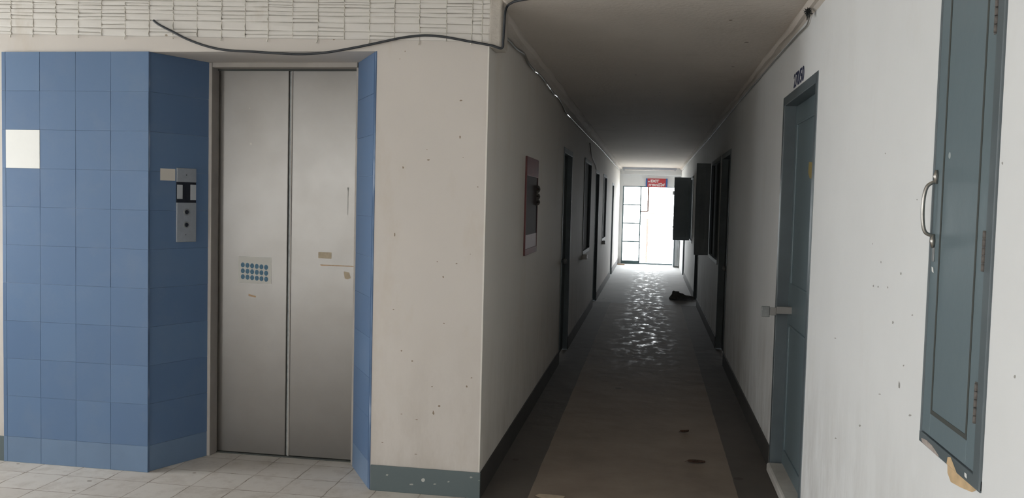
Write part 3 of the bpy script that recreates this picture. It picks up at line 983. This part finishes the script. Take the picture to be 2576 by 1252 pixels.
# rust stain that ran onto the wall below the sill
# leaf: stiles, rails, flush panel, groove shade painted as dark strips
ly0, ly1, lz0, lz1 = y0 + 0.043, y1 - 0.014, z0 + 0.030, z1 - 0.043
xf = XR - 0.002
leaf = MB()
leaf.box(xf, xf + 0.035, ly1 - 0.062, ly1, lz0, lz1)
leaf.box(xf, xf + 0.035, ly0, ly0 + 0.055, lz0, lz1)
leaf.box(xf, xf + 0.035, ly0 + 0.055, ly1 - 0.062, lz0, lz0 + 0.058)
leaf.box(xf, xf + 0.035, ly0 + 0.055, ly1 - 0.062, lz1 - 0.06, lz1)
lf = leaf.build('leaf', M['green'], win, bevel=0.002)
MB().box(xf + 0.001, xf + 0.03, ly0 + 0.055, ly1 - 0.062, lz0 + 0.058, lz1 - 0.06).build('panel', M['green'], lf)
a0, a1, b0, b1 = ly0 + 0.055, ly1 - 0.062, lz0 + 0.058, lz1 - 0.06
for q in ((a0, a0 + 0.009, b0 + 0.011, b1 - 0.011), (a1 - 0.009, a1, b0 + 0.011, b1 - 0.011), (a0, a1, b0, b0 + 0.011), (a0, a1, b1 - 0.011, b1)):
    MB().box(xf - 0.0004, xf + 0.004, *q).build('groove', M['groove'], lf)
hy = 2.372
h = MB()
h.tube(spline([(xf, hy, 1.580), (xf - 0.012, hy, 1.578), (xf - 0.024, hy, 1.568), (xf - 0.030, hy, 1.545), (xf - 0.032, hy, 1.51), (xf - 0.030, hy, 1.475), (xf - 0.024, hy, 1.452), (xf - 0.012, hy, 1.444), (xf, hy, 1.442)], 5), 0.0048, 9)
for zc in (1.594, 1.428):
    h.tube([(xf - 0.004, hy - 0.002, zc - 0.017), (xf - 0.005, hy - 0.002, zc), (xf - 0.004, hy - 0.002, zc + 0.017)], [0.003, 0.008, 0.003], 8)
h.build('handle', M['steel_bar'], lf)
MB().box(xf - 0.003, xf, hy - 0.009, hy + 0.007, 1.375, 1.412).build('lock_plate', M['steel_dull'], lf, bevel=0.002)
MB().quad([(xf - 0.0008, hy + 0.010, 1.362), (xf - 0.0008, hy - 0.004, 1.360), (xf - 0.0008, hy - 0.010, 1.346), (xf - 0.0008, hy + 0.006, 1.350)]).build('paint_chip', M['chip'], lf)
for zc in (1.935, 1.42, 1.085):
    hg = MB()
    for k in range(5):
        zz = zc - 0.045 + k * 0.018
        hg.tube([(xf - 0.004, ly0 - 0.002, zz + 0.001), (xf - 0.004, ly0 - 0.002, zz + 0.017)], 0.0050, 10)
    hg.box(xf - 0.002, xf + 0.002, ly0 - 0.002, ly0 + 0.016, zc - 0.045, zc + 0.045)
    hg.build('hinge', M['hinge'], lf)
# rust-stained bare plaster below the sill
mb = MB()
mb.quad([(XR - 0.0012, 2.195, 0.900), (XR - 0.0012, 2.0, 0.900), (XR - 0.0012, 2.03, 0.884), (XR - 0.0012, 2.10, 0.872), (XR - 0.0012, 2.165, 0.864), (XR - 0.0012, 2.19, 0.878)])
tag(mb.build('trim_4', M['rust']), 'ochre rust stain on the wall under the casement sill', 'stain', kind='structure')


# ------------------------------------------------------------------ windows further along the corridor
def leaf_board(name, hinge, ang, wdt, z0, z1, parent, thick=0.032):
    """a panelled casement leaf hinged at (x, y), swung to angle ang from +x"""
    d = Vector((math.cos(ang), math.sin(ang), 0))
    nn = Vector((-d.y, d.x, 0))
    hv = Vector((*hinge, 0))

    def sl(mb, u0, u1, za, zb, t0, t1):
        i = len(mb.v)
        for t in (t0, t1):
            for (u, z) in ((u0, za), (u1, za), (u1, zb), (u0, zb)):
                mb.v.append(tuple(hv + d * u + nn * t + Vector((0, 0, z))))
        for q in ((3, 2, 1, 0), (4, 5, 6, 7), (0, 1, 5, 4), (1, 2, 6, 5), (2, 3, 7, 6), (3, 0, 4, 7)):
            mb.f.append(tuple(i + k for k in q))
            mb.m.append(0)
            mb.sm.append(False)
    st_ = 0.055
    mb = MB()
    sl(mb, 0, st_, z0, z1, -thick / 2, thick / 2)
    sl(mb, wdt - st_, wdt, z0, z1, -thick / 2, thick / 2)
    sl(mb, st_, wdt - st_, z0, z0 + 0.06, -thick / 2, thick / 2)
    sl(mb, st_, wdt - st_, z1 - 0.06, z1, -thick / 2, thick / 2)
    o = mb.build(name, M['shutter'], parent, bevel=0.002)
    mb = MB()
    sl(mb, st_, wdt - st_, z0 + 0.06, z1 - 0.06, -thick / 4, thick / 4)
    mb.build('panel', M['shutter'], o)
    return o


def casement(name, xw, sgn, y0, y1, z0, z1, label, open_from=None, ang=None, wdt=0.4, closed=True, sill=None):
    r = empty(name, (xw, (y0 + y1) / 2, z0), label, 'window', kind='structure')
    x0, x1 = xw - sgn * 0.006, xw + sgn * (TH - 0.02)
    f = MB()
    f.box(x0, x1, y0, y0 + 0.045, z0, z1).box(x0, x1, y1 - 0.045, y1, z0, z1)
    f.box(x0, x1, y0 + 0.045, y1 - 0.045, z1 - 0.045, z1).box(x0, x1, y0 + 0.045, y1 - 0.045, z0, z0 + 0.045)
    f.build('frame', M['door_dark'], r, bevel=0.003)
    if closed:
        MB().box(xw + sgn * 0.02, xw + sgn * 0.05, y0 + 0.047, y1 - 0.047, z0 + 0.047, z1 - 0.047).build('leaf', M['dark_leaf'], r, bevel=0.002)
    else:
        MB().box(xw + sgn * (TH - 0.03), xw + sgn * (TH - 0.02), y0, y1, z0, z1).build('inner_board', M['room_dark'], r)
    if open_from is not None:
        leaf_board('open_leaf', (xw - sgn * 0.02, open_from), ang, wdt, z0 + 0.03, z1 - 0.02, r)
    if sill is not None:
        MB().box(xw - sgn * 0.055, xw + sgn * 0.02, sill, sill + 0.06, z0 - 0.055, z0 + 0.005).build('bright_patch_block', M['bright_patch_white'], r, bevel=0.006)  # added white block, paints in a bright patch of daylight
    return r


casement('window_2', XR, 1, 9.58, 10.98, 0.885, 2.06, 'dark window on the right with one shutter swung into the corridor', open_from=10.9, ang=math.radians(180 + 8), wdt=0.17, closed=True)
casement('window_3', XR, 1, 15.55, 16.75, 0.86, 2.06, 'far window on the right with a shutter standing square across the corridor', open_from=16.2, ang=math.radians(180 + 3), wdt=0.30, closed=True)
casement('window_4', XL, -1, 10.55, 11.75, 0.88, 2.07, 'first dark window on the left after the first door', sill=10.62)
casement('window_5', XL, -1, 14.75, 15.85, 0.88, 2.03, 'second dark window on the left after the second door', sill=14.9)

# ------------------------------------------------------------------ corridor end
WX0, WX1, WZ0, WZ1 = -0.735, 0.625, 0.03, 2.005
mb = MB()
mb.box(XL - TH, WX0, YE, YE + 0.16, 0, ZH).box(WX1, XR + TH, YE, YE + 0.16, 0, ZH).box(WX0, WX1, YE, YE + 0.16, WZ1, ZH)
o = mb.build('wall_end', M['wall_right'], bevel=0.003)
tag(o, 'white wall around the bright glazed screen at the corridor end', 'wall', kind='structure')
o = MB().box(XL, XR, YE - 0.12, YE, 2.29, ZC + 0.02).build('trim_5', M['wall_right'], bevel=0.008)
tag(o, 'white beam across the corridor end above the exit sign', 'beam', kind='structure')
o = MB().box(-3, 3, YE + 0.16, YE + 3.0, -0.12, -0.005).build('floor_balcony', M['concrete'])
tag(o, 'sunlit balcony floor beyond the glazed screen', 'floor', kind='structure')

scr = empty('window_6', ((WX0 + WX1) / 2, YE + 0.05, 0), 'teal steel glazed screen with open door at the bright corridor end', 'glazed screen', kind='structure')
f = MB()
ya, yb = YE + 0.03, YE + 0.07
f.box(WX0, WX0 + 0.03, ya, yb, 0, WZ1)
f.box(WX0 + 0.03, WX1, ya, yb, WZ1 - 0.022, WZ1)
f.box(-0.290, -0.260, ya, yb, 0.03, WZ1 - 0.022)
f.box(WX1 - 0.02, WX1, ya, yb, 0, WZ1 - 0.022)
f.box(WX0 + 0.03, -0.262, ya, yb, 0.03, 0.085)
f.box(WX0, WX1, ya - 0.01, yb + 0.01, 0.0, 0.03)
for yy in (515, 561, 607):
    zz = at(1588, yy, 'y', YE + 0.05).z
    f.box(WX0 + 0.03, -0.285, ya + 0.008, yb - 0.008, zz - 0.015, zz + 0.015)
f.build('frame', M['teal_steel'], scr, bevel=0.002)
MB().box(-0.262, -0.09, ya + 0.005, yb - 0.005, 1.345, 1.375).build('transom', M['brown_steel'], scr)
zz = [0.085] + sorted(at(1588, yy, 'y', YE + 0.05).z for yy in (515, 561, 607)) + [WZ1 - 0.022]
for a, c_ in zip(zz, zz[1:]):
    MB().box(WX0 + 0.03, -0.285, YE + 0.048, YE + 0.052, a, c_).build('pane', M['pane'], scr)
MB().box(-0.105, -0.062, ya, yb, 1.36, WZ1 - 0.022).build('mullion', M['brown_steel'], scr, bevel=0.002)

# open door of the screen, folded back along the right wall
ld = empty('door_8', (0.60, 22.2, 0), 'dark narrow door folded open against the right wall at the bright end', 'door', kind='structure')
lf = MB().box(0.575, 0.612, 21.72, 22.47, 0.012, 1.96).build('leaf', M['door_dark'], ld, bevel=0.003)
MB().box(0.535, 0.575, 21.78, 21.80, 0.98, 1.02).box(0.53, 0.54, 21.74, 21.84, 0.985, 1.015).build('handle', M['steel_dull'], lf, bevel=0.002)
MB().box(0.52, 0.575, 22.38, 22.46, 1.80, 1.90).build('hinge', M['steel_bar'], lf, bevel=0.004)

# grille on the balcony seen through the open door
gr = empty('balcony_grille', (0.15, YE + 0.75, 0), 'washed-out brown steel balcony grille outside the bright end door', 'grille')
yg = YE + 0.75
MB().box(-0.115, -0.06, yg, yg + 0.04, 0, 1.16).build('post', M['brown_steel'], gr)
MB().box(0.60, 0.65, yg, yg + 0.04, 0, 1.4).build('post', M['brown_steel'], gr)
for yy in (586, 613, 642):
    zz = at(1655, yy, 'y', yg).z
    MB().box(-0.06, 0.60, yg + 0.01, yg + 0.026, zz - 0.007, zz + 0.007).build('rail', M['brown_steel'], gr)
zz = at(1655, 537, 'y', yg).z
MB().box(-0.06, 0.60, yg + 0.005, yg + 0.035, zz - 0.014, zz + 0.014).build('top_rail', M['brown_steel'], gr)

# exit sign
def text_mesh(name, body, size, parent, mat, origin, xdir, zdir, depth=0.002, width=None, height=None, align='CENTER', bold=0.0):
    cu = bpy.data.curves.new(name, 'FONT')
    cu.body = body
    cu.size = size
    cu.align_x = align
    cu.align_y = 'CENTER'
    cu.extrude = depth
    cu.offset = bold
    tmp = bpy.data.objects.new(name + '_curve', cu)
    C.objects.link(tmp)
    bpy.context.view_layer.update()
    dg = bpy.context.evaluated_depsgraph_get()
    me = bpy.data.meshes.new_from_object(tmp.evaluated_get(dg))
    bpy.data.objects.remove(tmp, do_unlink=True)
    xs_ = [v.co.x for v in me.vertices] or [0, 1]
    ys_ = [v.co.y for v in me.vertices] or [0, 1]
    mx_, my_ = (min(xs_) + max(xs_)) / 2, (min(ys_) + max(ys_)) / 2
    sx = width / (max(xs_) - min(xs_)) if width else 1
    sy = height / (max(ys_) - min(ys_)) if height else sx
    X, Z = Vector(xdir), Vector(zdir)
    Y = Vector((0, 0, 1))
    for v in me.vertices:
        p = X * ((v.co.x - mx_) * sx) + Y * ((v.co.y - my_) * sy) + Z * v.co.z
        v.co = p
    me.materials.clear()
    me.materials.append(mat)
    o = bpy.data.objects.new(name, me)
    C.objects.link(o)
    if parent:
        o.parent = parent
        o.location = Vector(origin) - parent_world(parent)
    else:
        o.location = origin
    return o


ys = YE - 0.03
sg0, sg1 = at(1625, 448.5, 'y', ys), at(1678.5, 470.5, 'y', ys)
sx0, sx1, sz0, sz1 = sg0.x, sg1.x, sg1.z, sg0.z
sg = empty('exit_sign', ((sx0 + sx1) / 2, ys, sz0), 'red and blue EXIT sign above the bright glazed end', 'sign')
MB().box(sx0, sx1, ys, ys + 0.028, sz0, sz1).build('board', M['sign_red'], sg, bevel=0.002)
MB().box(sx0 - 0.002, sx0 + 0.040, ys - 0.003, ys + 0.02, sz0 - 0.002, sz1 + 0.002).build('side_band', M['sign_blue'], sg)
MB().box(sx1 - 0.040, sx1 + 0.002, ys - 0.003, ys + 0.02, sz0 - 0.002, sz1 + 0.002).build('side_band', M['sign_blue'], sg)
sw, sh = sx1 - sx0, sz1 - sz0
t1_ = text_mesh('lettering', 'EXIT', 0.1, sg, M['sign_white'], (sx0 + sw * 0.42, ys - 0.001, sz0 + sh * 0.70), (1, 0, 0), (0, -1, 0), width=sw * 0.40, height=sh * 0.36, bold=0.006)
t2_ = text_mesh('lettering', '\u0e17\u0e32\u0e07\u0e2b\u0e19\u0e35\u0e44\u0e1f', 0.1, sg, M['sign_white'], (sx0 + sw * 0.51, ys - 0.001, sz0 + sh * 0.27), (1, 0, 0), (0, -1, 0), width=sw * 0.74, height=sh * 0.42, bold=0.004)
c0 = Vector((sx0 + sw * 0.145, ys, sz0 + sh * 0.62))
MB().tube([c0, c0 + Vector((0, -0.003, 0))], 0.02, 16).build('round_mark', M['sign_white'], sg)

# house number painted over the near door
hn = Vector((XR - 0.0015, 4.645, 2.178))
t = text_mesh('house_number', '270/50', 0.1, None, M['navy'], hn, (0, -1, 0), (-1, 0, 0), depth=0.0008, width=0.31, height=0.075, bold=0.0015)
tag(t, 'dark blue house number 270/50 above the nearest right door', 'house number')

# unlit tube lamp under the ceiling at the corridor end
yt = YE - 0.30
tl = empty('tube_lamp', (-0.09, yt, 2.44), 'unlit fluorescent tube lamp across the corridor end ceiling', 'lamp')
MB().box(-0.75, 0.60, yt - 0.03, yt + 0.03, 2.425, ZC).build('batten', M['batten'], tl, bevel=0.004)
MB().tube([(-0.70, yt - 0.004, 2.405), (0.55, yt - 0.004, 2.405)], 0.014, 12).build('tube', M['sign_white'], tl)
for xx in (-0.72, 0.56):
    MB().box(xx - 0.012, xx + 0.012, yt - 0.022, yt + 0.016, 2.388, 2.427).build('lamp_holder', M['batten'], tl, bevel=0.003)

# ------------------------------------------------------------------ fire hose cabinet on the left wall
cy0, cy1, cz0, cz1 = 5.57, 6.15, 1.155, 1.805
fc = empty('fire_hose_cabinet', (XL, (cy0 + cy1) / 2, cz0), 'red-framed fire hose cabinet hanging on the left corridor wall', 'fire cabinet')
D = 0.012
mb = MB()
mb.box(XL, XL + D, cy0, cy0 + 0.014, cz0, cz1).box(XL, XL + D, cy1 - 0.010, cy1, cz0, cz1)
mb.box(XL, XL + D, cy0 + 0.014, cy1 - 0.010, cz1 - 0.125, cz1).box(XL, XL + D, cy0 + 0.014, cy1 - 0.010, cz0, cz0 + 0.042)
mb.build('frame', M['red'], fc, bevel=0.003)
MB().box(XL, XL + 0.004, cy0 + 0.014, cy1 - 0.010, cz0 + 0.042, cz1 - 0.125).build('back_panel', M['dark_inside'], fc)
MB().box(XL + 0.004, XL + D - 0.002, cy0 + 0.014, cy1 - 0.010, cz0 + 0.042, cz0 + 0.135).build('lower_panel', M['red_pale'], fc, bevel=0.001)
MB().box(XL + 0.006, XL + 0.009, cy0 + 0.014, cy1 - 0.010, cz0 + 0.135, cz1 - 0.125).build('pane', M['opening_shade'], fc)  # flat dark sheet, shade of the open cabinet put into its colour
hs = MB()
for zc, rr_ in ((1.60, 0.020), (1.548, 0.016), (1.508, 0.016)):
    hs.tube(spline([(XL + 0.010, cy1 - 0.06, zc + rr_), (XL + 0.016, cy1 - 0.02, zc + rr_ * 0.8), (XL + 0.019, cy1 + 0.004, zc), (XL + 0.016, cy1 - 0.02, zc - rr_ * 0.8), (XL + 0.010, cy1 - 0.06, zc - rr_)], 5), 0.009, 8)
hs.build('hose', M['hose'], fc)

# ------------------------------------------------------------------ things on the floor
def floor_pt(px, py):
    d = rr * ((px - 1288) / F_PX) - uu * ((py - 626) / F_PX) + fwd
    t = -EYE / d.z
    return Vector((d.x * t, d.y * t, 0))


# heap of dark cloth
p = floor_pt(1708, 753)
nu, nv = 26, 12
mb = MB()
rows = []
for j in range(nv + 1):
    row = []
    for i in range(nu):
        a = 2 * math.pi * i / nu
        k = 1 - j / nv
        nz = mnoise.noise(Vector((math.cos(a) * 1.4, math.sin(a) * 1.4, j * 0.25)))
        r_ = (0.16 * (1 + 0.35 * nz)) * math.sin(math.acos(max(0, 1 - k)) if k < 1 else math.pi / 2)
        r_ = 0.16 * (1 + 0.3 * nz) * math.sqrt(max(0, 1 - (j / nv) ** 2))
        st_ = 1.25 if math.cos(a) > 0 else 0.9
        x = p.x + math.cos(a) * r_ * st_ + (0.12 * max(0, math.cos(a)) ** 6 * (1 - j / nv))
        y = p.y + math.sin(a) * r_ * 0.9
        z = 0.115 * (j / nv) * (1 + 0.3 * mnoise.noise(Vector((x * 14, y * 14, 3)))) * (1 - 0.25 * math.cos(a))
        row.append((x, y, max(0.001, z)))
    rows.append(row)
for A, B in zip(rows, rows[1:]):
    for i in range(nu):
        k = (i + 1) % nu
        mb.quad([A[i], A[k], B[k], B[i]], 0, True)
o = mb.build('rag', M['rag'], origin=p)
tag(o, 'dark crumpled rag on the corridor floor by the right wall', 'rag')


def leaf_obj(px, py, L, ang, label):
    p = floor_pt(px, py)
    mb = MB()
    n_ = 10
    prev = None
    for i in range(n_ + 1):
        t = i / n_
        w_ = 0.28 * L * math.sin(math.pi * t ** 0.8) + 0.001
        u = (t - 0.5) * L
        zc = 0.006 + 0.004 * (2 * t - 1) ** 2
        d = Vector((math.cos(ang), math.sin(ang), 0))
        s = Vector((-d.y, d.x, 0))
        row = [p + d * u + s * w_ + Vector((0, 0, zc + 0.006)), p + d * u + Vector((0, 0, zc - 0.004)), p + d * u - s * w_ + Vector((0, 0, zc + 0.006))]
        if prev:
            mb.quad([prev[0], prev[1], row[1], row[0]], 0, True)
            mb.quad([prev[1], prev[2], row[2], row[1]], 0, True)
        prev = row
    r = empty('dry_leaf', p, label, 'leaf', 'dry leaves on the corridor floor')
    b_ = mb.build('blade', M['leaf'], r)
    sm_ = b_.modifiers.new('thickness', 'SOLIDIFY')
    sm_.thickness = 0.0012
    d = Vector((math.cos(ang), math.sin(ang), 0))
    MB().tube([p - d * L * 0.68 + Vector((0, 0, .004)), p - d * L * 0.45 + Vector((0, 0, .016)), p + d * L * 0.3 + Vector((0, 0, .0045))], [0.0015, 0.0018, 0.0008], 5).build('stem', M['leaf'], r)


leaf_obj(1752, 1164, 0.10, 0.05, 'larger dry brown leaf on the corridor floor nearest the viewer')
leaf_obj(1722, 1087, 0.06, 0.4, 'smaller dry brown leaf on the corridor floor farther in')
p = floor_pt(1384, 1249)
mb = MB()
pg = [(-0.075, -0.02), (-0.06, 0.012), (-0.02, 0.022), (0.03, 0.018), (0.075, 0.004), (0.07, -0.03), (0.0, -0.045), (-0.05, -0.04)]
mb.quad([(p.x + a, p.y + b_, 0.003 + 0.004 * abs(a) / 0.075) for a, b_ in pg])
o = mb.build('paper_scrap', M['paper'], origin=p)
so = o.modifiers.new('thickness', 'SOLIDIFY')
so.thickness = 0.001
tag(o, 'torn pale scrap of paper on the floor at the corridor mouth', 'paper')
p = at(1562, 660, 'y', 22.1)
o = MB().box(-0.80, -0.62, 22.0, 22.06, 0.0, 0.022).build('wood_offcut', M['wood'], origin=(-0.71, 22.03, 0), bevel=0.003)
tag(o, 'small brown wood offcut on the floor at the left end corner', 'wood offcut')
